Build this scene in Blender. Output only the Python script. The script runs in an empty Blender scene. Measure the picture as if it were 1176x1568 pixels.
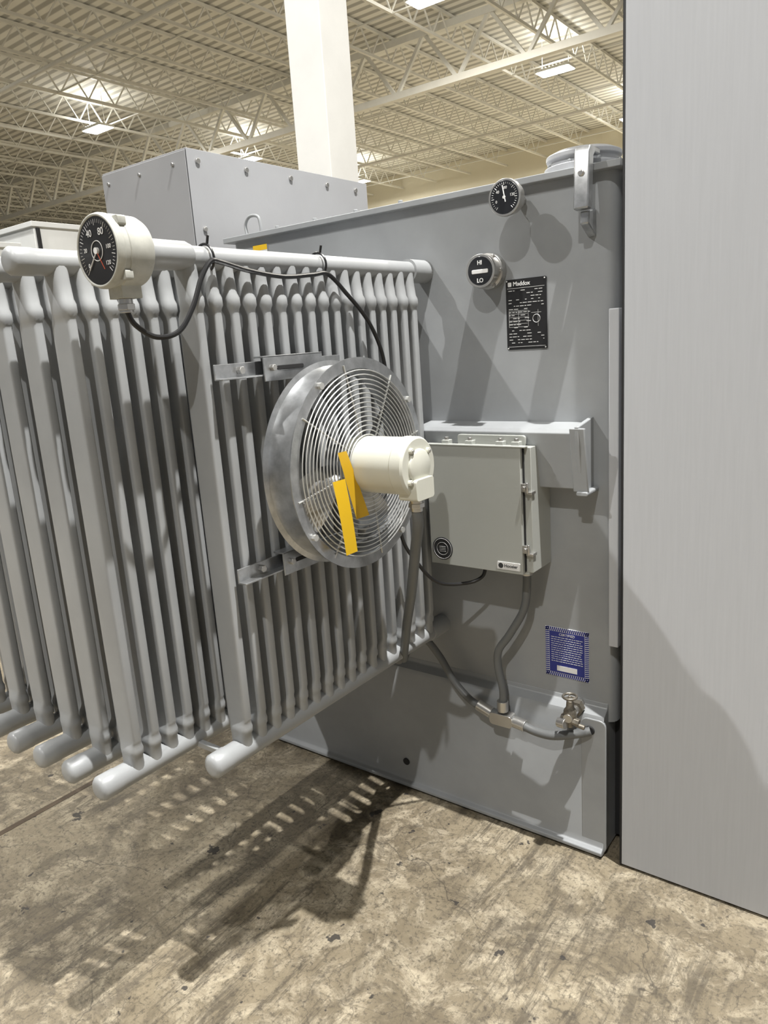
import bpy, math, random
from mathutils import Vector, Matrix
random.seed(4)
sc=bpy.context.scene
sc.view_settings.view_transform='Standard'
sc.view_settings.look='None'
V=Vector
# ---------------------------------------------------------------- materials
def new_mat(name):
    m=bpy.data.materials.new(name);m.use_nodes=True
    nt=m.node_tree;b=nt.nodes['Principled BSDF'];return m,nt,b
def setin(b,k,v):
    if k in b.inputs: b.inputs[k].default_value=v
def mixrgb(nt,fac,a,b_,mode='MIX'):
    n=nt.nodes.new('ShaderNodeMixRGB');n.blend_type=mode
    for sock,val in ((n.inputs[0],fac),(n.inputs[1],a),(n.inputs[2],b_)):
        if hasattr(val,'is_output'): nt.links.new(val,sock)
        else: sock.default_value=val if not isinstance(val,tuple) else (*val,1)[:4]
    return n.outputs[0]
def noise(nt,scale,detail=4,rough=.6,vec=None,dist=0):
    n=nt.nodes.new('ShaderNodeTexNoise');n.inputs['Scale'].default_value=scale
    n.inputs['Detail'].default_value=detail;n.inputs['Roughness'].default_value=rough
    n.inputs['Distortion'].default_value=dist
    if vec is not None: nt.links.new(vec,n.inputs['Vector'])
    return n.outputs[0]
def ramp(nt,fac,p0,p1,c0=(0,0,0),c1=(1,1,1)):
    n=nt.nodes.new('ShaderNodeValToRGB');nt.links.new(fac,n.inputs[0])
    n.color_ramp.elements[0].position=p0;n.color_ramp.elements[1].position=p1
    n.color_ramp.elements[0].color=(*c0,1);n.color_ramp.elements[1].color=(*c1,1)
    return n.outputs[0]
def mul(nt,a,b_):
    n=nt.nodes.new('ShaderNodeMath');n.operation='MULTIPLY'
    for s,v in ((n.inputs[0],a),(n.inputs[1],b_)):
        if hasattr(v,'is_output'): nt.links.new(v,s)
        else: s.default_value=v
    return n.outputs[0]
def objco(nt,scale=(1,1,1),rot=(0,0,0)):
    t=nt.nodes.new('ShaderNodeTexCoord');mp=nt.nodes.new('ShaderNodeMapping')
    mp.inputs['Scale'].default_value=scale;mp.inputs['Rotation'].default_value=rot
    nt.links.new(t.outputs['Object'],mp.inputs['Vector']);return mp.outputs[0]
def bump(nt,b,h,strength=.2,dist=.01):
    n=nt.nodes.new('ShaderNodeBump');n.inputs['Strength'].default_value=strength
    n.inputs['Distance'].default_value=dist
    nt.links.new(h,n.inputs['Height']);nt.links.new(n.outputs[0],b.inputs['Normal'])
def paint(name,col,rough=.45,metal=0,var=.12,bs=.08,nscale=3,scale=(1,1,1)):
    m,nt,b=new_mat(name);co=objco(nt,scale)
    n=noise(nt,nscale,5,.6,co)
    d=tuple(c*(1-var) for c in col);l=tuple(min(1,c*(1+var)) for c in col)
    nt.links.new(ramp(nt,n,.3,.7,d,l),b.inputs['Base Color'])
    b.inputs['Roughness'].default_value=rough;b.inputs['Metallic'].default_value=metal
    if bs: bump(nt,b,noise(nt,90,3,.6,co),bs,.002)
    return m
def flat(name,col,rough=.5,metal=0,emit=None,es=0):
    m,nt,b=new_mat(name)
    b.inputs['Base Color'].default_value=(*col,1);b.inputs['Roughness'].default_value=rough
    b.inputs['Metallic'].default_value=metal
    if emit: setin(b,'Emission Color',(*emit,1));setin(b,'Emission Strength',es)
    return m
M={}
M['tank']=paint('tank_gray_paint',(.285,.296,.305),.38)
M['rad']=paint('radiator_gray_paint',(.315,.324,.33),.36,var=.12)
M['hv']=paint('cabinet_gray_paint',(.30,.304,.315),.5,var=.05)
M['cab']=paint('brushed_gray_paint',(.455,.467,.49),.42,var=.03,bs=.03,nscale=5,scale=(25,25,1.0))
M['boxp']=paint('control_box_paint',(.39,.40,.375),.4,var=.04)
M['galv']=paint('galvanised_steel',(.46,.47,.48),.28,.85,.25,.05,25)
M['guard']=flat('guard_wire',(.60,.60,.58),.35,.6)
M['cream']=paint('motor_cream_paint',(.60,.60,.53),.4,var=.04)
M['white']=paint('white_plastic',(.44,.44,.40),.45,var=.15,nscale=25)
M['black']=flat('black_plastic',(.012,.012,.013),.4)
M['cable']=flat('black_cable',(.01,.01,.011),.35)
M['dark']=flat('dark_gap',(.015,.015,.016),.8)
M['conduit']=paint('gray_conduit',(.13,.135,.135),.45,var=.1)
M['steel']=flat('steel',(.55,.54,.52),.3,.9)
M['brass']=paint('aged_brass',(.22,.20,.165),.4,.7,.35,.1,60)
M['yellow']=flat('yellow_tag',(.80,.50,.01),.6)
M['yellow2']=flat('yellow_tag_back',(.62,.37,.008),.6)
M['ink']=flat('white_ink',(.75,.75,.74),.5)
M['blue']=flat('blue_ink',(.02,.03,.22),.5)
M['dgray']=flat('dark_gray_badge',(.035,.037,.04),.5)
M['redl']=flat('red_orange_label',(.6,.08,.02),.5)
M['glass']=flat('dial_black',(.018,.019,.022),.15)
M['colw']=paint('column_white_paint',(.68,.68,.66),.5,var=.04)
M['roofst']=paint('roof_steel_paint',(.74,.735,.69),.5,var=.05,bs=0)
M['wallc']=paint('cream_wall_paint',(.82,.78,.64),.7,var=.05,bs=0,nscale=.3)
M['lamp']=flat('lamp_lens',(1,1,1),.4,0,(1,.96,.86),30)
M['truck']=paint('white_container_paint',(.66,.67,.66),.5,var=.06,bs=0)
# ceiling
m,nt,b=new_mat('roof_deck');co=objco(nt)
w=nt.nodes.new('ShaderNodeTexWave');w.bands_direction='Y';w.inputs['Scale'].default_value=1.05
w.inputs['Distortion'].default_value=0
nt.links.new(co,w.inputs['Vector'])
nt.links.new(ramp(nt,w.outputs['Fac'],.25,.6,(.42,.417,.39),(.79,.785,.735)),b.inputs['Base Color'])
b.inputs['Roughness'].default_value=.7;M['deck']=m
# concrete floor
m,nt,b=new_mat('stained_concrete');co=objco(nt)
big=noise(nt,1.3,6,.65,co);mid=noise(nt,8,9,.75,co,.6);fine=noise(nt,70,6,.75,co)
c=ramp(nt,big,.38,.64,(.13,.105,.068),(.265,.222,.150))
c=mixrgb(nt,ramp(nt,mid,.47,.62),c,(.375,.325,.235))
st=noise(nt,3,8,.8,objco(nt,(9,1.0,1),(0,0,math.radians(8))),.3)
c=mixrgb(nt,mul(nt,mul(nt,ramp(nt,st,.49,.58),ramp(nt,noise(nt,1.7,3,.5,co),.42,.58)),.7),c,(.065,.053,.037))
st2=noise(nt,4,9,.8,co,1.0)
c=mixrgb(nt,mul(nt,ramp(nt,st2,.51,.59),.62),c,(.082,.066,.044))
blot=noise(nt,2.1,7,.7,co,.3)
c=mixrgb(nt,mul(nt,ramp(nt,blot,.56,.66),.5),c,(.06,.048,.034))
c=mixrgb(nt,ramp(nt,fine,.39,.48,(.65,.65,.65),(0,0,0)),c,(.055,.045,.032))
ch=noise(nt,14,3,.55,co)
c=mixrgb(nt,ramp(nt,ch,.31,.325,(.9,.9,.9),(0,0,0)),c,(.025,.022,.02))
dv=nt.nodes.new('ShaderNodeTexNoise');dv.inputs['Scale'].default_value=6;dv.inputs['Detail'].default_value=5
nt.links.new(co,dv.inputs['Vector'])
add=nt.nodes.new('ShaderNodeMixRGB');add.blend_type='LINEAR_LIGHT';add.inputs[0].default_value=.10
nt.links.new(co,add.inputs[1]);nt.links.new(dv.outputs['Color'],add.inputs[2])
for sc_,wd,cs in ((1.1,.004,.7),(7,.016,.5),(15,.022,.35)):
    vo=nt.nodes.new('ShaderNodeTexVoronoi');vo.feature='DISTANCE_TO_EDGE';vo.inputs['Scale'].default_value=sc_
    nt.links.new(add.outputs[0],vo.inputs['Vector'])
    c=mixrgb(nt,mul(nt,ramp(nt,vo.outputs['Distance'],0,wd,(cs,cs,cs),(0,0,0)),ramp(nt,noise(nt,3+sc_,2,.5,co),.4,.55)),c,(.035,.029,.022))
nt.links.new(c,b.inputs['Base Color'])
nt.links.new(ramp(nt,mid,.3,.7,(.45,.45,.45),(.75,.75,.75)),b.inputs['Roughness'])
bump(nt,b,fine,.3,.004);M['floor']=m
M['joint']=paint('floor_joint_filler',(.075,.054,.035),.8,var=.4,nscale=8)

# ---------------------------------------------------------------- mesh builder
class MB:
    def __init__(s,name,mats,parent=None,smooth=True,loc=None):
        s.n=name;s.v=[];s.f=[];s.mi=[];s.mats=mats;s.p=parent;s.sm=smooth
    def add(s,vs,fs,mi=0):
        o=len(s.v);s.v+=[tuple(v) for v in vs];s.f+=[tuple(i+o for i in f) for f in fs];s.mi+=[mi]*len(fs)
    def box(s,x0,x1,y0,y1,z0,z1,mi=0):
        vs=[(x,y,z) for z in (z0,z1) for y in (y0,y1) for x in (x0,x1)]
        s.add(vs,[(0,2,3,1),(4,5,7,6),(0,1,5,4),(2,6,7,3),(0,4,6,2),(1,3,7,5)],mi)
    def rbox(s,x0,x1,y0,y1,z0,z1,r,axis='y',mi=0,seg=4):
        if axis=='y': a0,a1,b0,b1,c0,c1=x0,x1,z0,z1,y0,y1
        elif axis=='z': a0,a1,b0,b1,c0,c1=x0,x1,y0,y1,z0,z1
        else: a0,a1,b0,b1,c0,c1=y0,y1,z0,z1,x0,x1
        pts=[]
        for cx,cy,st in ((a1-r,b1-r,0),(a0+r,b1-r,90),(a0+r,b0+r,180),(a1-r,b0+r,270)):
            for i in range(seg+1):
                t=math.radians(st+90*i/seg);pts.append((cx+r*math.cos(t),cy+r*math.sin(t)))
        s.prism(pts,c0,c1,axis,mi)
    def prism(s,pts,c0,c1,axis='y',mi=0):
        def mk(a,b,c): return {'y':(a,c,b),'z':(a,b,c),'x':(c,a,b)}[axis]
        n=len(pts);vs=[mk(a,b,c0) for a,b in pts]+[mk(a,b,c1) for a,b in pts]
        fs=[tuple(range(n)),tuple(range(2*n-1,n-1,-1))]+[(i,i+n,(i+1)%n+n,(i+1)%n) for i in range(n)]
        s.add(vs,fs,mi)
    def bar(s,p,q,w=.02,h=None,mi=0):
        s.cyl(p,q,w*.7071,4,mi,rot=math.pi/4)
    def cyl(s,p,q,r,seg=20,mi=0,r2=None,rot=0,caps=True):
        s.rev(p,q,[(0,r),(1,r if r2 is None else r2)],seg,mi,rot,caps)
    def rev(s,p,q,prof,seg=24,mi=0,rot=0,caps=True):
        p=V(p);q=V(q);d=q-p;L=d.length;u=d.normalized()
        a=V((0,0,1)) if abs(u.z)<.9 else V((1,0,0))
        e1=u.cross(a).normalized();e2=u.cross(e1)
        vs=[];fs=[]
        for t,r in prof:
            for i in range(seg):
                an=2*math.pi*i/seg+rot
                vs.append(p+d*t+e1*(r*math.cos(an))+e2*(r*math.sin(an)))
        for k in range(len(prof)-1):
            for i in range(seg):
                j=(i+1)%seg;fs.append((k*seg+i,k*seg+j,(k+1)*seg+j,(k+1)*seg+i))
        if caps:
            fs.append(tuple(range(seg-1,-1,-1)));o=(len(prof)-1)*seg;fs.append(tuple(range(o,o+seg)))
        s.add(vs,fs,mi)
    def torus(s,c,u,R,r,seg=48,rs=8,mi=0):
        c=V(c);u=V(u).normalized();a=V((0,0,1)) if abs(u.z)<.9 else V((1,0,0))
        e1=u.cross(a).normalized();e2=u.cross(e1);vs=[];fs=[]
        for i in range(seg):
            A=2*math.pi*i/seg;d=e1*math.cos(A)+e2*math.sin(A)
            for j in range(rs):
                B=2*math.pi*j/rs;vs.append(c+d*(R+r*math.cos(B))+u*(r*math.sin(B)))
        for i in range(seg):
            for j in range(rs):
                k=(i+1)%seg;l=(j+1)%rs;fs.append((i*rs+j,k*rs+j,k*rs+l,i*rs+l))
        s.add(vs,fs,mi)
    def sweep(s,pts,r,seg=10,mi=0,sub=8,rib=0):
        P=[V(p) for p in pts];Q=[]
        for i in range(len(P)-1):
            p0=P[max(i-1,0)];p1=P[i];p2=P[i+1];p3=P[min(i+2,len(P)-1)]
            for k in range(sub):
                t=k/sub
                Q.append(.5*((2*p1)+(p2-p0)*t+(2*p0-5*p1+4*p2-p3)*t*t+(3*p1-p0-3*p2+p3)*t**3))
        Q.append(P[-1]);n=len(Q)
        vs=[];fs=[];pe=None
        for i in range(n):
            t=(Q[min(i+1,n-1)]-Q[max(i-1,0)]).normalized()
            if pe is None:
                a=V((0,0,1)) if abs(t.z)<.9 else V((1,0,0));e=t.cross(a).normalized()
            else: e=(pe-t*pe.dot(t)).normalized()
            pe=e;g=t.cross(e);rr=r*(1+(rib if i%2 else 0))
            for j in range(seg):
                A=2*math.pi*j/seg;vs.append(Q[i]+e*(rr*math.cos(A))+g*(rr*math.sin(A)))
        for i in range(n-1):
            for j in range(seg):
                k=(j+1)%seg;fs.append((i*seg+j,i*seg+k,(i+1)*seg+k,(i+1)*seg+j))
        fs.append(tuple(range(seg-1,-1,-1)));o=(n-1)*seg;fs.append(tuple(range(o,o+seg)))
        s.add(vs,fs,mi)
    def done(s,bevel=0,angle=35):
        me=bpy.data.meshes.new(s.n);me.from_pydata(s.v,[],s.f)
        for mt in s.mats: me.materials.append(M[mt])
        me.polygons.foreach_set('material_index',s.mi);me.update()
        import bmesh
        bm=bmesh.new();bm.from_mesh(me);bmesh.ops.recalc_face_normals(bm,faces=bm.faces);bm.to_mesh(me);bm.free()
        ob=bpy.data.objects.new(s.n,me);sc.collection.objects.link(ob)
        if s.p: ob.parent=s.p
        if bevel:
            bv=ob.modifiers.new('bevel','BEVEL');bv.width=bevel;bv.segments=3;bv.limit_method='ANGLE';bv.angle_limit=math.radians(40)
        if s.sm:
            me.polygons.foreach_set('use_smooth',[True]*len(me.polygons))
            try: me.set_sharp_from_angle(angle=math.radians(angle))
            except Exception: pass
        return ob
def empty(name):
    e=bpy.data.objects.new(name,None);sc.collection.objects.link(e);return e
def text(name,body,loc,size,mat,parent,rot=(math.pi/2,0,0),align='LEFT',bold=0):
    cu=bpy.data.curves.new(name,'FONT');cu.body=body;cu.size=size;cu.align_x=align;cu.extrude=.0003;cu.offset=bold
    cu.materials.append(M[mat]);o=bpy.data.objects.new(name,cu);sc.collection.objects.link(o)
    o.location=loc;o.rotation_euler=rot;o.parent=parent;return o

# ---------------------------------------------------------------- room
b=MB('floor',['floor']);b.box(-46,14,-12,30.2,-.2,0);b.done()
b=MB('ceiling',['deck']);b.box(-46,14,-12,30.2,9.0,9.2);b.done()
b=MB('wall_back',['wallc']);b.box(-46,14,30,30.2,0,9);b.done()
b=MB('wall_left',['wallc']);b.box(-46.2,-46,-12,30.2,0,9);b.done()
b=MB('floor_joint',['joint']);b.box(-2.56,-2.535,-3,8,0,.001);b.done()
b=MB('roof_joists',['roofst'])
x=-45
while x<13:
    y0=-11.5;b.bar((x,y0,8.35),(x,29.9,8.35),.065);b.bar((x,y0,8.93),(x,29.9,8.93),.07)
    y=y0
    while y<29.3:
        b.bar((x,y,8.93),(x,y+.4,8.35),.03);b.bar((x,y+.4,8.35),(x,y+.8,8.93),.03);y+=.8
    x+=1.75
for y in (-8,-4,0,4,8.5,12,14.5,20,23,26,28):
    b.bar((-45,y,8.33),(13,y,8.33),.03)
b.done()
b=MB('roof_girders',['roofst'])
for y in (4.6,17,):
    b.bar((-45,y,7.6),(13,y,7.6),.16);b.bar((-45,y,8.8),(13,y,8.8),.16)
    x=-45
    while x<13:
        b.bar((x,y,8.8),(x+.9,y,7.6),.08);b.bar((x+.9,y,7.6),(x+1.8,y,8.8),.08);x+=1.8
b.done()
b=MB('sprinkler_pipe',['roofst']);b.cyl((-45,10.8,8.25),(13,10.8,8.25),.05,10);b.cyl((-45,24.5,8.25),(13,24.5,8.25),.05,10);b.done()
b=MB('steel_column',['colw']);b.box(-18.95,-18.6,16.8,17.15,0,7.51);b.box(-19.1,-18.45,16.65,17.3,7.3,7.5);b.box(-19.05,-18.5,16.7,17.25,0,.04);b.done(.01)
b=MB('building_column',['colw']);b.box(-4.565,-4.20,5.09,5.455,0,8.99);b.box(-4.64,-4.12,5.02,5.53,0,.03);b.done(.008)
# high-bay lamps + area lights, added ceiling fill
lamps=[(-20.1,8.0,450,.3),(-20.1,14,450,.3),(-20.1,19.9,550,.3),(-20.1,26.1,900,.3),(-8.7,8.0,350,.3),(-8.7,14,450,.3),(-8.7,19.9,750,.3),(-8.7,26.1,1300,.3)]
lamps+=[(-8.7,2,300,.3),(-5.6,-3.2,620,.16),(.75,1.45,1200,.10),(.6,-4,380,.16),(.6,8,300,.3)]
for k,(X,Y,P,sz) in enumerate(lamps):
    L=MB('high_bay_lamp' if k==0 else 'high_bay_lamp.%03d'%k,['lamp','roofst'])
    z0=8.08
    # flat rectangular LED high-bay: housing, lens, heat-sink fins, hanger rods
    L.rbox(X-.46,X+.46,Y-.26,Y+.26,z0+.012,z0+.07,.05,'z',1)
    L.rbox(X-.43,X+.43,Y-.23,Y+.23,z0,z0+.012,.04,'z',0)
    for i in range(7): L.box(X-.3+i*.1-.008,X-.3+i*.1+.008,Y-.2,Y+.2,z0+.07,z0+.12,1)
    for sx in (-.36,.36): L.cyl((X+sx,Y,z0+.07),(X+sx,Y,8.985),.008,6,1)
    L.done()
    la=bpy.data.lights.new('bay_light','AREA');la.shape='DISK';la.size=sz;la.energy=P;la.color=(1,.985,.955) if Y<7 else (1,.95,.85)
    lo=bpy.data.objects.new('bay_light_%d'%k,la);sc.collection.objects.link(lo);lo.location=(X,Y,z0-.02)
    if k<8:   # added point light above the lamp, only to brighten the ceiling
        lu=bpy.data.lights.new('ceiling_fill','POINT');lu.shadow_soft_size=.12;lu.energy=48;lu.color=(1,.97,.89)
        lo=bpy.data.objects.new('ceiling_fill_%d'%k,lu);sc.collection.objects.link(lo);lo.location=(X,Y,z0+.28)
# distant containers
for nm,x0,x1,y0,y1,h in (('shipping_container',-10.2,-7.2,2.6,3.95,2.75),('shipping_container.001',-9.9,-7.4,4.25,6.3,3.0)):
    b=MB(nm,['truck','dark','black'])
    b.box(x0,x1,y0,y1,.15,h)
    b.box(x0-.02,x1+.03,y0-.03,y1+.02,h-.05,h);b.box(x0-.02,x1+.03,y0-.03,y1+.02,0,.2)
    b.box(x1,x1+.02,y1-.10,y1-.04,.2,h-.06,1);b.box(x1,x1+.02,y0+.02,y0+.06,.2,h-.06,1)
    b.box(x1,x1+.015,y0+.06,y1-.1,1.2,1.22,1)
    for zz in (.6,1.4,2.2): b.cyl((x1+.02,y1-.2,zz),(x1+.05,y1-.2,zz),.03,10)
    b.done(.005)

# ---------------------------------------------------------------- transformer body
T=empty('padmount_transformer')
b=MB('tank',['tank','dark'],T)
b.rbox(-2.14,-.708,1.99,2.95,.44,1.988,.03,'z')
b.done()
b=MB('tank_lid',['tank','cab'],T)
b.box(-2.16,-.69,1.965,2.96,1.988,2.006)
b.rev((-.835,2.09,2.005),(-.835,2.09,2.065),[(0,.105),(.35,.105),(.36,.09),(.6,.09),(.65,.10),(.85,.10),(1,.08)],40,1)
for i in range(8):
    a=i*math.pi/4;b.cyl((-.835+.098*math.cos(a),2.09+.098*math.sin(a),2.02),(-.835+.098*math.cos(a),2.09+.098*math.sin(a),2.033),.006,6)
for x in [-1.9+i*.175 for i in range(4)]:
    b.cyl((x,1.985,2.005),(x,1.985,2.016),.008,6)
b.sweep([(-2.05,1.985,2.0),(-2.055,1.985,2.04),(-2.03,1.985,2.065),(-1.99,1.985,2.06),(-1.98,1.985,2.03),(-1.98,1.985,2.0)],.006,8)
b.done(.002)
b=MB('base_skid',['tank','dark'],T)
prof=[(1.99,.50),(1.985,.485),(1.957,.470),(1.95,.455),(1.95,.05),(1.944,.03),(1.93,.022),(1.93,.010),(1.95,.006),(2.95,.006),(2.95,.50)]
b.prism(prof,-2.13,-.730,'x')
b.rbox(-.80,-.722,1.949,1.96,.01,.46,.02,'y')
b.rbox(-.786,-.756,1.9445,1.9505,.408,.436,.0135,'y',1)
b.cyl((-1.468,1.9445,.10),(-1.468,1.9505,.10),.0135,16,1)
b.done(.003)
b=MB('corner_strip',['cab'],T);b.box(-.718,-.69,1.958,1.985,.70,1.645);b.done(.003)
b=MB('gap_shade_panel',['dark'],T);b.box(-.74,-.677,2.05,2.10,.02,1.98);b.done()  # black backing added behind the gap; its colour stands for the shade
b=MB('wall_brace',['tank'],T)
b.prism([(1.99,1.345),(1.905,1.335),(1.895,1.325),(1.925,1.165),(1.99,1.16)],-1.31,-.775,'x')
b.prism([(1.992,1.36),(1.885,1.345),(1.885,1.30),(1.915,1.155),(1.992,1.15)],-.785,-.772,'x')
b.rbox(-.79,-.757,1.905,1.99,1.15,1.163,.005,'y')
b.prism([(1.896,1.34),(1.884,1.34),(1.911,1.16),(1.921,1.16)],-.80,-.757,'x')
b.done(.003)
C1=MB('high_voltage_cabinet',['hv','dark','steel'])
C1.box(-2.76,-2.245,1.913,2.97,.0,2.325)
C1.box(-2.7605,-2.247,1.909,1.913,.06,2.318)
C1.box(-2.246,-2.2435,1.9095,1.9125,.06,2.32,1)
for y in (1.96,2.2,2.45,2.68,2.88): C1.cyl((-2.246,y,2.285),(-2.237,y,2.285),.010,10,2)
for i in range(3): C1.cyl((-2.72+i*.2,1.91,2.28),(-2.72+i*.2,1.903,2.28),.007,8,2)
for i in range(4): C1.cyl((-2.246,1.96,2.05-i*.3),(-2.237,1.96,2.05-i*.3),.009,10,2)
C1.done(.004)
C2=MB('low_voltage_cabinet',['cab','dark','steel'])
C2.box(-.672,.95,1.955,3.25,.0,2.9);C2.box(-.670,.948,1.937,1.955,.008,2.89)
C2.box(-.676,-.670,1.936,1.95,.004,2.895,1)
C2.box(.139,.145,1.9355,1.94,.01,2.88,1)
for z in (.5,1.2,1.9): C2.cyl((.12,1.93,z),(.12,1.93,z+.12),.01,10,2)
C2.box(.18,.20,1.90,1.937,1.2,1.34,2)
C2.done(.004)

# ---------------------------------------------------------------- radiator
Rd=empty('cooling_radiator')
def tube_row(name,X,ys,yend,zt=1.80,zb=.655):
    b=MB(name,['rad'],Rd)
    secs=[(zb,0,.026,.0185,.7),(zb+.042,0,.026,.0185,.7),(zb+.048,.002,.0275,.0200,.7),(zb+.060,.002,.0280,.0200,.65),(zb+.068,.001,.0275,.0175,.6),(zb+.078,0,.0305,.0135,.5),
          (zb+.086,0,.0325,.0120,.35),(zb+.3,0,.033,.0120,.3),(zt-.3,0,.033,.0120,.3),(zt-.122,0,.0325,.0120,.35),(zt-.115,.001,.0310,.0135,.5),(zt-.107,.005,.0280,.0165,.6),(zt-.099,.008,.0290,.0195,.65),(zt-.083,.008,.0285,.0200,.7),
          (zt-.073,.004,.0270,.0190,.7),(zt-.04,.0,.0265,.0190,.7),(zt,-.002,.0255,.0190,.7)]
    N=20
    for y in ys:
        vs=[];fs=[];j=random.uniform(-.0015,.0015)
        for z,ox,hx,hy,ex in secs:
            for i in range(N):
                a=2*math.pi*(i+.5)/N;c,s_=math.cos(a),math.sin(a)
                cx=math.copysign(abs(c)**ex,c);sy=math.copysign(abs(s_)**ex,s_)
                vs.append((X+ox+hx*cx+j,y+hy*sy,z))
        for k in range(len(secs)-1):
            for i in range(N):
                q=(i+1)%N;fs.append((k*N+i,k*N+q,(k+1)*N+q,(k+1)*N+i))
        b.add(vs,fs)
    for z,r in ((zt,.0275),(zb,.0295)):
        L=1.93-yend
        b.rev((X,yend,z),(X,1.93,z),[(0,r*.6),(.004/L,r*.85),(.010/L,r*1.0),(.05/L,r*1.0),(.055/L,r*.95),(1,r*.95)],24)
    return b
rows=[(-1.306,.97,17,1.075)]+[(X,.773,21,.873) for X in (-1.463,-1.593,-1.723,-1.853,-1.983,-2.113)]
for i,(X,ye,n,y0) in enumerate(rows):
    b=tube_row('tube_bank_%d'%(i+1),X,[y0+.0505*j for j in range(n)],ye)
    b.cyl((X,1.90,1.80),(X,1.992,1.80),.034,20);b.cyl((X,1.90,.655),(X,1.992,.655),.032,20)
    b.done(angle=60)
b=MB('cross_tie_bar',['rad'],Rd)
b.box(-1.45,-1.32,1.04,1.055,.635,.65)
b.done(.002)

# ---------------------------------------------------------------- fan
Fn=empty('cooling_fan')
fy,fz,fx=1.375,1.318,-1.105;FR=.252
b=MB('shroud',['galv'],Fn)
b.rev((fx-.092,fy,fz),(fx,fy,fz),[(0,FR-.010),(.04,FR-.004),(.1,FR-.016),(.75,FR-.020),(.9,FR-.014),(.97,FR),(1,FR),(1,FR-.026),(.93,FR-.030),(.6,FR-.036),(.1,FR-.030),(0,FR-.024),(0,FR-.010)],72,caps=False)
b.done(angle=50)
b=MB('wire_guard',['guard'],Fn)
r=.06
while r<FR-.025:
    b.torus((fx+.004+.012*(1-(r/FR)**2),fy,fz),(1,0,0),r,.0016,72,5);r+=.0108
for i in range(8):
    a=2*math.pi*i/8+.2
    b.cyl((fx+.012,fy+.05*math.cos(a),fz+.05*math.sin(a)),(fx+.001,fy+(FR-.012)*math.cos(a),fz+(FR-.012)*math.sin(a)),.0022,6)
for i in range(4):
    a=2*math.pi*i/4+.6
    b.cyl((fx+.0,fy+(FR-.014)*math.cos(a),fz+(FR-.014)*math.sin(a)),(fx+.008,fy+(FR-.014)*math.cos(a),fz+(FR-.014)*math.sin(a)),.008,8)
b.done()
b=MB('blades',['galv','dark'],Fn)
b.cyl((fx-.09,fy,fz),(fx-.03,fy,fz),.045,24)
for i in range(4):
    A=2*math.pi*i/4+.3;vs=[];fs=[];n=8
    for k in range(n+1):
        r=.04+.165*k/n;w=.30-.12*k/n+.1*math.sin(k/n*3.14)
        for sgn in (-1,1):
            a=A+sgn*w+.25*k/n
            vs.append((fx-.055+sgn*.026,fy+r*math.cos(a),fz+r*math.sin(a)))
    for k in range(n): fs.append((2*k,2*k+1,2*k+3,2*k+2))
    b.add(vs,fs)
b.done()
b=MB('motor',['cream','dark','steel'],Fn)
mr=.067;x0=fx-.02;x1=fx+.160
b.rev((x0,fy,fz),(x1,fy,fz),[(0,mr*.9),(.02,mr),(.80,mr),(.805,mr*1.035),(.97,mr*1.035),(1,mr*.97)],48)
b.rev((x1-.002,fy,fz),(x1+.008,fy,fz),[(0,mr*.62),(.7,mr*.62),(1,mr*.55)],32)
for a in (.7,2.2,3.8,5.4):
    b.cyl((x1-.002,fy+.05*math.cos(a),fz+.05*math.sin(a)),(x1+.007,fy+.05*math.cos(a),fz+.05*math.sin(a)),.007,10,0)
    b.cyl((x1+.003,fy+.05*math.cos(a),fz+.05*math.sin(a)),(x1+.010,fy+.05*math.cos(a),fz+.05*math.sin(a)),.004,6,2)
b.rbox(x1-.035,x1+.016,fy-.036,fy+.036,fz-.075,fz-.025,.008,'x',0)
b.cyl((x1-.02,fy-.045,fz-.01),(x1-.02,fy-.06,fz-.012),.006,8,1)
b.cyl((x1-.012,fy,fz-.075),(x1-.012,fy,fz-.105),.015,16,2)
b.cyl((x1-.012,fy,fz-.085),(x1-.012,fy,fz-.096),.019,6,2)
b.done(.0015)
b=MB('yellow_tag',['yellow','yellow2'],Fn)
def strip(p,q,wp,wq,bend=.001,mi=0):
    vs=[];fs=[];n=6
    for k in range(n+1):
        t=k/n;c=V(p)*(1-t)+V(q)*t;w=wp*(1-t)+wq*t
        c.x+=bend*math.sin(t*math.pi)
        vs+=[(c.x,c.y-w,c.z),(c.x+.001,c.y+w,c.z)]
    for i in range(n): fs.append((2*i,2*i+1,2*i+3,2*i+2))
    b.add(vs,fs,mi)
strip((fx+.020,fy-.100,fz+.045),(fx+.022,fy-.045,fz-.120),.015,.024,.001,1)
strip((fx+.040,fy-.142,fz-.012),(fx+.036,fy-.112,fz-.190),.021,.020,.002,0)
b.done()
for nm,zz in (('upper_strut',1.560),('lower_strut',1.10)):
    b=MB(nm,['galv','dark','steel'],Fn)
    b.box(-1.262,-1.258,1.08,1.50,zz-.016,zz+.016);b.box(-1.262,-1.235,1.08,1.50,zz-.018,zz-.014)
    b.box(-1.234,-1.230,1.20,1.40,zz-.03,zz+.026);b.box(-1.262,-1.230,1.20,1.40,zz+.023,zz+.027)
    b.rbox(-1.2305,-1.2285,1.24,1.33,zz-.006,zz+.004,.004,'x',1)
    b.cyl((-1.258,1.15,zz),(-1.245,1.15,zz),.009,6,2);b.cyl((-1.23,1.225,zz),(-1.22,1.225,zz),.008,6,2)
    b.box(-1.236,-1.13,1.33,1.40,zz-(.03 if zz>1.3 else -.02),zz+(.026 if zz<1.3 else -.02))
    b.done(.001)

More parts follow.
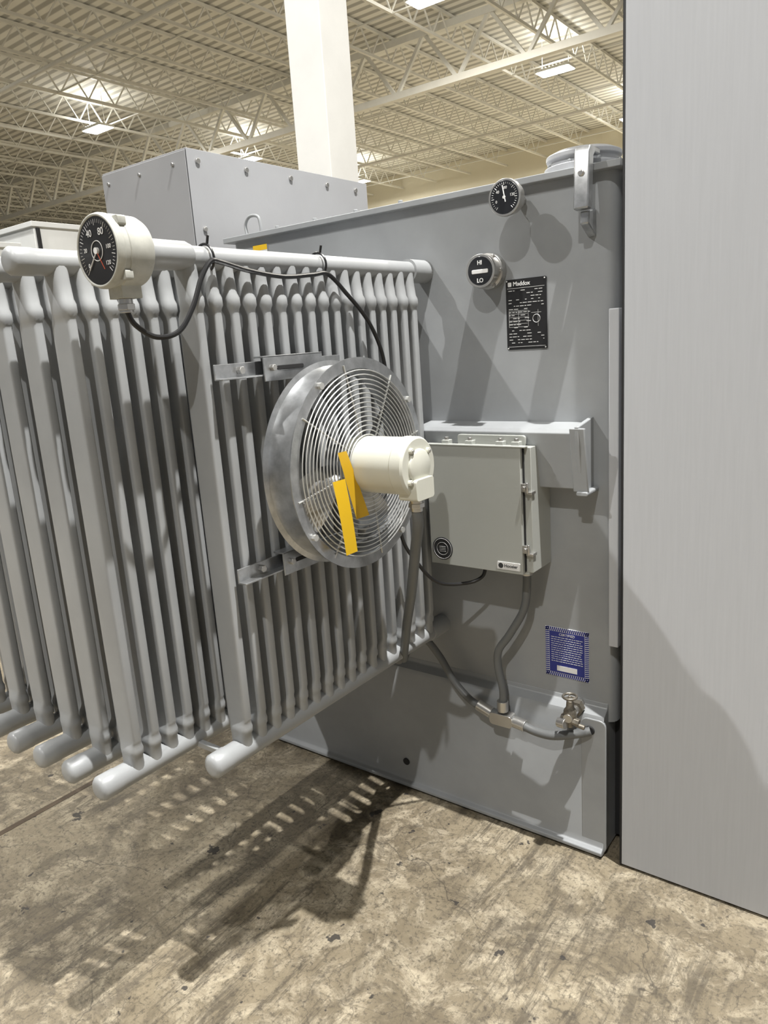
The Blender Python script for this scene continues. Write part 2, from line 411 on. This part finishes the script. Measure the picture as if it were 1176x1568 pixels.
# ---------------------------------------------------------------- large dial thermometer at header end
G=empty('dial_thermometer')
gx,gy,gz=-1.300,.868,1.803;gr=.069
b=MB('housing',['white','glass','black','steel','rad'],G)
b.rev((gx,gy,gz),(gx,gy+.085,gz),[(0,gr*.88),(0,gr*.97),(.06,gr),(.16,gr),(.17,gr*.96),(.30,gr*.96),(.31,gr*.99),(.85,gr*.97),(.97,gr*.9),(1,gr*.8)],56)
b.rev((gx,gy-.001,gz),(gx,gy+.01,gz),[(0,gr*.90),(1,gr*.90)],48,2)
b.torus((gx,gy,gz),(0,1,0),gr*.93,.003,56,8,0)
for i in range(4):
    a=i*math.pi/2+.8
    b.rbox(gx+gr*1.0*math.cos(a)-.009,gx+gr*1.0*math.cos(a)+.009,gy+.012,gy+.03,gz+gr*math.sin(a)-.009,gz+gr*math.sin(a)+.009,.004,'y',0)
b.box(gx-.022,gx+.022,gy+.025,gy+.07,gz-gr-.018,gz-gr+.01)
b.cyl((gx,gy+.045,gz-gr-.018),(gx,gy+.045,gz-gr-.045),.014,12,3);b.cyl((gx,gy+.045,gz-gr-.028),(gx,gy+.045,gz-gr-.040),.018,6,3)
b.cyl((gx,gy+.08,gz),(gx,.98,gz),.017,20,3);b.cyl((gx,gy+.088,gz),(gx,gy+.10,gz),.023,6,3)
b.rev((gx,.965,gz),(gx,1.08,gz),[(0,.022),(.05,.030),(.9,.030),(1,.026)],20,4)
b.done(.001)
def ticks(name,cx,y,cz,r,n,a0,a1,parent,w=.0012,l=.12):
    b=MB(name,['ink'],parent)
    for i in range(n):
        a=math.radians(a0+(a1-a0)*i/(n-1));ll=l*(1.6 if i%5==0 else 1)
        p=V((cx+r*math.sin(a),y,cz+r*math.cos(a)));q=V((cx+r*(1-ll)*math.sin(a),y,cz+r*(1-ll)*math.cos(a)))
        b.cyl(p,q,w*(1.4 if i%5==0 else .8)*.5,4)
    b.done()
ticks('scale_marks',gx,gy-.0015,gz,gr*.82,41,-135,135,G,.0009)
for t,a in (('0',-125),('20',-80),('40',-30),('80',30),('100',80),('120',125)):
    A=math.radians(a);text('numeral_'+t,t,(gx+gr*.55*math.sin(A),gy-.002,gz+gr*.55*math.cos(A)-.006),.018 if t in('40','80') else .011,'ink',G,align='CENTER')
b=MB('pointer',['ink','redl'],G);b.cyl((gx,gy-.003,gz),(gx-.03,gy-.003,gz-.032),.0012,6);b.cyl((gx,gy-.004,gz),(gx+.02,gy-.004,gz-.035),.0007,6,1);b.torus((gx,gy-.002,gz),(0,1,0),.018,.0008,32,6);b.cyl((gx,gy-.006,gz),(gx,gy,gz),.006,16);b.done()

# ---------------------------------------------------------------- wall gauges
G2=empty('temperature_gauge')
cx,cy,cz=-.972,1.885,1.950;r=.047
b=MB('housing',['steel','glass'],G2)
b.rev((cx,cy,cz),(cx,cy+.035,cz),[(0,r*.9),(0,r),(.3,r*1.02),(.4,r*.95),(1,r*.9)],40)
b.cyl((cx,cy-.001,cz),(cx,cy+.01,cz),r*.89,40,1)
b.cyl((cx,cy+.035,cz),(cx,1.99,cz),.012,16,0);b.cyl((cx,cy+.07,cz),(cx,cy+.09,cz),.02,6,0)
b.done(.001)
ticks('scale_marks',cx,cy-.0015,cz,r*.80,31,-140,140,G2,.001)
for t,a in (('0',-110),('40',-50),('80',10),('120',80)):
    A=math.radians(a);text('numeral_'+t,t,(cx+r*.52*math.sin(A),cy-.002,cz+r*.52*math.cos(A)-.004),.010,'ink',G2,align='CENTER')
b=MB('pointer',['ink'],G2);b.cyl((cx+.004,cy-.003,cz-.012),(cx-.004,cy-.003,cz+.03),.0014,6);b.cyl((cx,cy-.004,cz),(cx,cy,cz),.004,12);b.done()
G3=empty('liquid_level_gauge')
cx,cy,cz=-1.075,1.925,1.776;r=.046
b=MB('housing',['steel','glass','ink'],G3)
b.rev((cx,cy,cz),(cx,1.99,cz),[(0,r*.86),(0,r),(.15,r),(.18,r*.96),(.6,r*.96),(.62,r*1.08),(1,r*1.08)],40)
b.cyl((cx,cy-.001,cz),(cx,cy+.01,cz),r*.85,40,1)
b.rbox(cx-.026,cx+.026,cy-.003,cy,cz-.007,cz+.004,.003,'y',2)
for i in range(6):
    a=i*math.pi/3;b.cyl((cx+r*1.0*math.cos(a),1.955,cz+r*1.0*math.sin(a)),(cx+r*math.cos(a),1.965,cz+r*math.sin(a)),.005,6)
b.done(.001)
text('high_mark','HI',(cx,cy-.002,cz+.017),.016,'ink',G3,align='CENTER',bold=.0004)
text('low_mark','LO',(cx,cy-.002,cz-.031),.016,'ink',G3,align='CENTER',bold=.0004)

# ---------------------------------------------------------------- nameplate
Np=empty('nameplate')
b=MB('plate',['black','ink'],Np);b.rbox(-1.028,-.904,1.986,1.991,1.552,1.747,.003,'y')
y=1.9857
for (x0,x1,z) in ((-1.023,-.909,1.722),(-1.023,-.909,1.560)): b.box(x0,x1,y-.0003,y,z,z+.0008,1)
for i in range(4): b.box(-1.02+.03*i,-1.0195+.03*i,y-.0003,y,1.615,1.66,1)
for i in range(6): b.box(-1.02,-.962,y-.0003,y,1.615+i*.009,1.6156+i*.009,1)
for i in range(18):
    z=1.715-i*.0085
    x=-1.02
    while x<-.915:
        w=random.uniform(.004,.014)
        if random.random()<.66 and not(-.955<x<-.915 and z<1.67 and z>1.60): b.box(x,min(x+w,-.912),y-.0003,y,z,z+.0016,1)
        x+=w+.003
b.torus((-.935,y,1.636),(0,1,0),.011,.0006,24,4,1);b.box(-.95,-.92,y-.0003,y,1.652,1.6528,1)
for xx,zz in ((-1.024,1.743),(-.908,1.743),(-1.024,1.556),(-.908,1.556)): b.cyl((xx,1.984,zz),(xx,1.987,zz),.002,8,1)
b.done()
b=MB('logo_mark',['ink'],Np);b.rbox(-1.021,-1.010,1.9852,1.9857,1.7275,1.7395,.002,'y');b.done()
text('heading','Maddox',(-1.005,1.9857,1.729),.016,'ink',Np,bold=.0003)
# ---------------------------------------------------------------- certification label
Lb=empty('certification_label')
b=MB('label',['ink','blue'],Lb);b.box(-.927,-.788,1.987,1.991,.556,.716)
y=1.9868
n=22
for i in range(n):
    x=-.927+.139*i/n
    for z in (.704,.556): b.prism([(x,z),(x+.0042,z),(x+.0078,z+.012),(x+.0036,z+.012)],y-.0004,y,'y',1)
for i in range(24):
    z=.556+.16*i/24
    for x in (-.927,-.800): b.prism([(x,z),(x,z+.0042),(x+.012,z+.0075),(x+.012,z+.0033)],y-.0004,y,'y',1)
b.box(-.914,-.801,y-.0006,y,.569,.703,1)
b.box(-.89,-.825,y-.0012,y,.575,.592,0)
for i in range(12):
    z=.684-i*.0072;x=-.908
    while x<-.812:
        w=random.uniform(.004,.012);b.box(x,min(x+w,-.807),y-.001,y,z,z+.0017,0);x+=w+.002
b.done()
text('heading','CERTIFIED',(-.857,y-.001,.6915),.011,'ink',Lb,align='CENTER')
b=MB('warning_sticker',['ink','redl','yellow']);b.box(-2.03,-1.96,1.986,1.991,1.90,1.965);b.box(-2.03,-1.96,1.9855,1.9865,1.947,1.965,2);b.box(-2.02,-1.985,1.9855,1.9865,1.908,1.94,1);b.done()

# ---------------------------------------------------------------- control box
Cb=empty('control_box')
b=MB('enclosure',['boxp','dark','steel'],Cb)
b.box(-1.238,-.905,1.868,1.99,.923,1.288)
b.box(-1.243,-.930,1.852,1.866,.918,1.290)
b.box(-1.236,-.925,1.864,1.870,.925,1.285,1)
b.box(-1.243,-.915,1.850,1.87,1.288,1.293)
for x in (-1.18,-1.10,-1.0,-.95): 
    b.box(x-.012,x+.012,1.862,1.885,1.29,1.303);b.cyl((x,1.873,1.30),(x,1.873,1.312),.007,8,2)
b.rbox(-1.15,-.93,1.885,1.895,1.288,1.318,.008,'y',0)
for z in (1.175,.995):
    b.box(-.931,-.914,1.852,1.862,z-.012,z+.012,2);b.box(-.922,-.900,1.858,1.885,z-.02,z-.012,2);b.cyl((-.921,1.846,z),(-.921,1.87,z),.006,10,2);b.cyl((-.91,1.85,z-.014),(-.91,1.85,z+.016),.004,8,2)
b.box(-.937,-.917,1.868,1.93,.915,.923);
b.done(.004)
b=MB('badge',['dgray','ink'],Cb);b.cyl((-1.200,1.8505,.968),(-1.200,1.853,.968),.036,40)
b.torus((-1.200,1.850,.968),(0,1,0),.032,.0004,40,4,1);b.torus((-1.200,1.850,.968),(0,1,0),.020,.0003,30,4,1)
for i in range(4): b.box(-1.211,-1.189,1.8497,1.8505,.959+i*.005,.9598+i*.005,1)
b.done()
b=MB('maker_label',['ink','dgray'],Cb);b.rbox(-1.012,-.938,1.8500,1.853,.928,.951,.002,'y');b.cyl((-1.0,1.8496,.9395),(-1.0,1.85,.9395),.008,20,1);b.done()
text('maker_text','Hoosier',(-.989,1.8498,.936),.013,'dgray',Cb,bold=.0003)

# ---------------------------------------------------------------- conduits
b=MB('flexible_conduit',['conduit','steel'])
R_=.0125
b.sweep([(-.955,1.925,.915),(-.955,1.925,.86),(-.97,1.93,.78),(-1.02,1.93,.69),(-1.06,1.93,.63),(-1.065,1.93,.575),(-1.045,1.92,.50),(-1.045,1.915,.45)],R_,12)
b.sweep([(-.985,1.912,.402),(-.93,1.91,.392),(-.87,1.91,.395),(-.80,1.93,.412),(-.768,1.945,.422)],R_*1.1,12)
b.sweep([(-1.12,1.915,.42),(-1.17,1.92,.437),(-1.23,1.925,.485),(-1.28,1.925,.56),(-1.33,1.91,.625),(-1.36,1.87,.64),(-1.355,1.80,.615),(-1.33,1.76,.60)],R_,12)
b.sweep([(fx+.148,fy,fz-.10),(fx+.145,fy+.005,fz-.14),(-1.0,1.42,1.10),(-1.07,1.49,.96),(-1.17,1.60,.82),(-1.25,1.69,.70),(-1.31,1.76,.615),(-1.345,1.82,.60)],R_*1.05,12,0,8,.0)
b.cyl((-.955,1.925,.925),(-.955,1.925,.895),.018,12,1);b.cyl((-1.045,1.915,.43),(-1.045,1.915,.465),.018,12,1)
b.cyl((-1.005,1.913,.404),(-.965,1.911,.400),.019,12,1);b.cyl((-1.085,1.914,.412),(-1.135,1.916,.428),.019,12,1)
b.cyl((-1.09,1.913,.413),(-1.0,1.913,.404),.017,14,0)
b.rbox(-1.085,-1.005,1.895,1.93,.385,.425,.012,'y',1)
b.done(.001)
b=MB('sensor_cable',['cable'])
b.sweep([(gx,gy+.045,gz-gr-.042),(gx+.005,.925,1.665),(gx+.02,.96,1.640),(gx+.03,1.01,1.650),(gx+.035,1.05,1.70),(gx+.034,1.08,1.755),(gx+.034,1.11,1.79),(gx+.033,1.14,1.79),(gx+.033,1.22,1.775),(gx+.033,1.33,1.765),(gx+.033,1.43,1.772),(gx+.033,1.49,1.775),(gx+.038,1.55,1.73),(gx+.048,1.62,1.66),(gx+.052,1.67,1.57),(-1.25,1.69,1.45),(-1.245,1.70,1.25),(-1.245,1.70,1.05),(-1.22,1.74,.95),(-1.19,1.80,.875),(-1.13,1.87,.86),(-1.09,1.90,.88),(-1.085,1.91,.925)],.0055,10)
for y in (1.125,1.49):
    b.torus((gx,y,1.80),(0,1,0),.030,.003,24,6);b.cyl((gx+.012,y,1.826),(gx+.018,y,1.846),.003,6)
b.done()
# ---------------------------------------------------------------- drain valve
b=MB('drain_valve',['brass','steel'])
vx,vz=-.815,.483
b.cyl((vx,1.99,vz),(vx,1.885,vz-.005),.014,16,1);b.cyl((vx,1.965,vz),(vx,1.945,vz),.024,6,0)
b.rev((vx,1.905,vz-.025),(vx,1.905,vz+.045),[(0,.012),(.15,.017),(.3,.020),(.55,.019),(.7,.012),(1,.010)],18)
b.cyl((vx,1.905,vz+.04),(vx,1.905,vz+.06),.004,8,1)
b.torus((vx,1.905,vz+.058),(0,0,1),.020,.004,24,8)
for i in range(3):
    a=i*math.pi/1.5;b.cyl((vx,1.905,vz+.058),(vx+.02*math.cos(a),1.905+.02*math.sin(a),vz+.058),.003,6)
b.cyl((vx-.025,1.90,vz-.01),(vx+.03,1.90,vz-.018),.012,6);b.cyl((vx-.03,1.89,vz-.025),(vx-.005,1.885,vz-.023),.016,16,1)
b.cyl((vx+.018,1.905,vz-.028),(vx+.045,1.905,vz-.032),.007,12);b.cyl((vx,1.905,vz-.04),(vx,1.905,vz-.02),.010,8)
b.done(.001)
b=MB('lid_clamp',['galv','steel'])
b.prism([(1.925,2.028),(1.935,2.045),(2.0,2.045),(2.0,2.03),(1.965,2.03),(1.955,2.02),(1.945,1.90),(1.935,1.892),(1.915,1.895)],-.795,-.755,'x')
b.prism([(1.99,1.83),(1.935,1.86),(1.935,1.89),(1.99,1.90)],-.785,-.762,'x')
b.cyl((-.775,1.925,1.98),(-.775,1.918,1.98),.010,6,1)
b.done(.004)

# ---------------------------------------------------------------- world & camera
w=bpy.data.worlds.new('World');sc.world=w;w.use_nodes=True
bg=w.node_tree.nodes['Background'];bg.inputs[0].default_value=(.96,.98,1,1);bg.inputs[1].default_value=.25
f=1134.;p=math.atan(260/1134.);yaw=math.radians(37.45)
h=V((-math.sin(yaw),math.cos(yaw),0));z=V((0,0,1))
F=math.cos(p)*h-math.sin(p)*z
R0=V((math.cos(yaw),math.sin(yaw),0));D0=-(math.sin(p)*h+math.cos(p)*z)
R=(.9976*R0+.069*D0).normalized();U=-((-.069*R0+.9976*D0).normalized())
cam=bpy.data.cameras.new('Camera');co=bpy.data.objects.new('Camera',cam);sc.collection.objects.link(co)
cam.sensor_fit='HORIZONTAL';cam.sensor_width=36;cam.lens=36*f/1176;cam.clip_start=.05;cam.clip_end=200
m=Matrix((( R.x,U.x,-F.x,0),(R.y,U.y,-F.y,0),(R.z,U.z,-F.z,1.6),(0,0,0,1)))
co.matrix_world=m
sc.camera=co
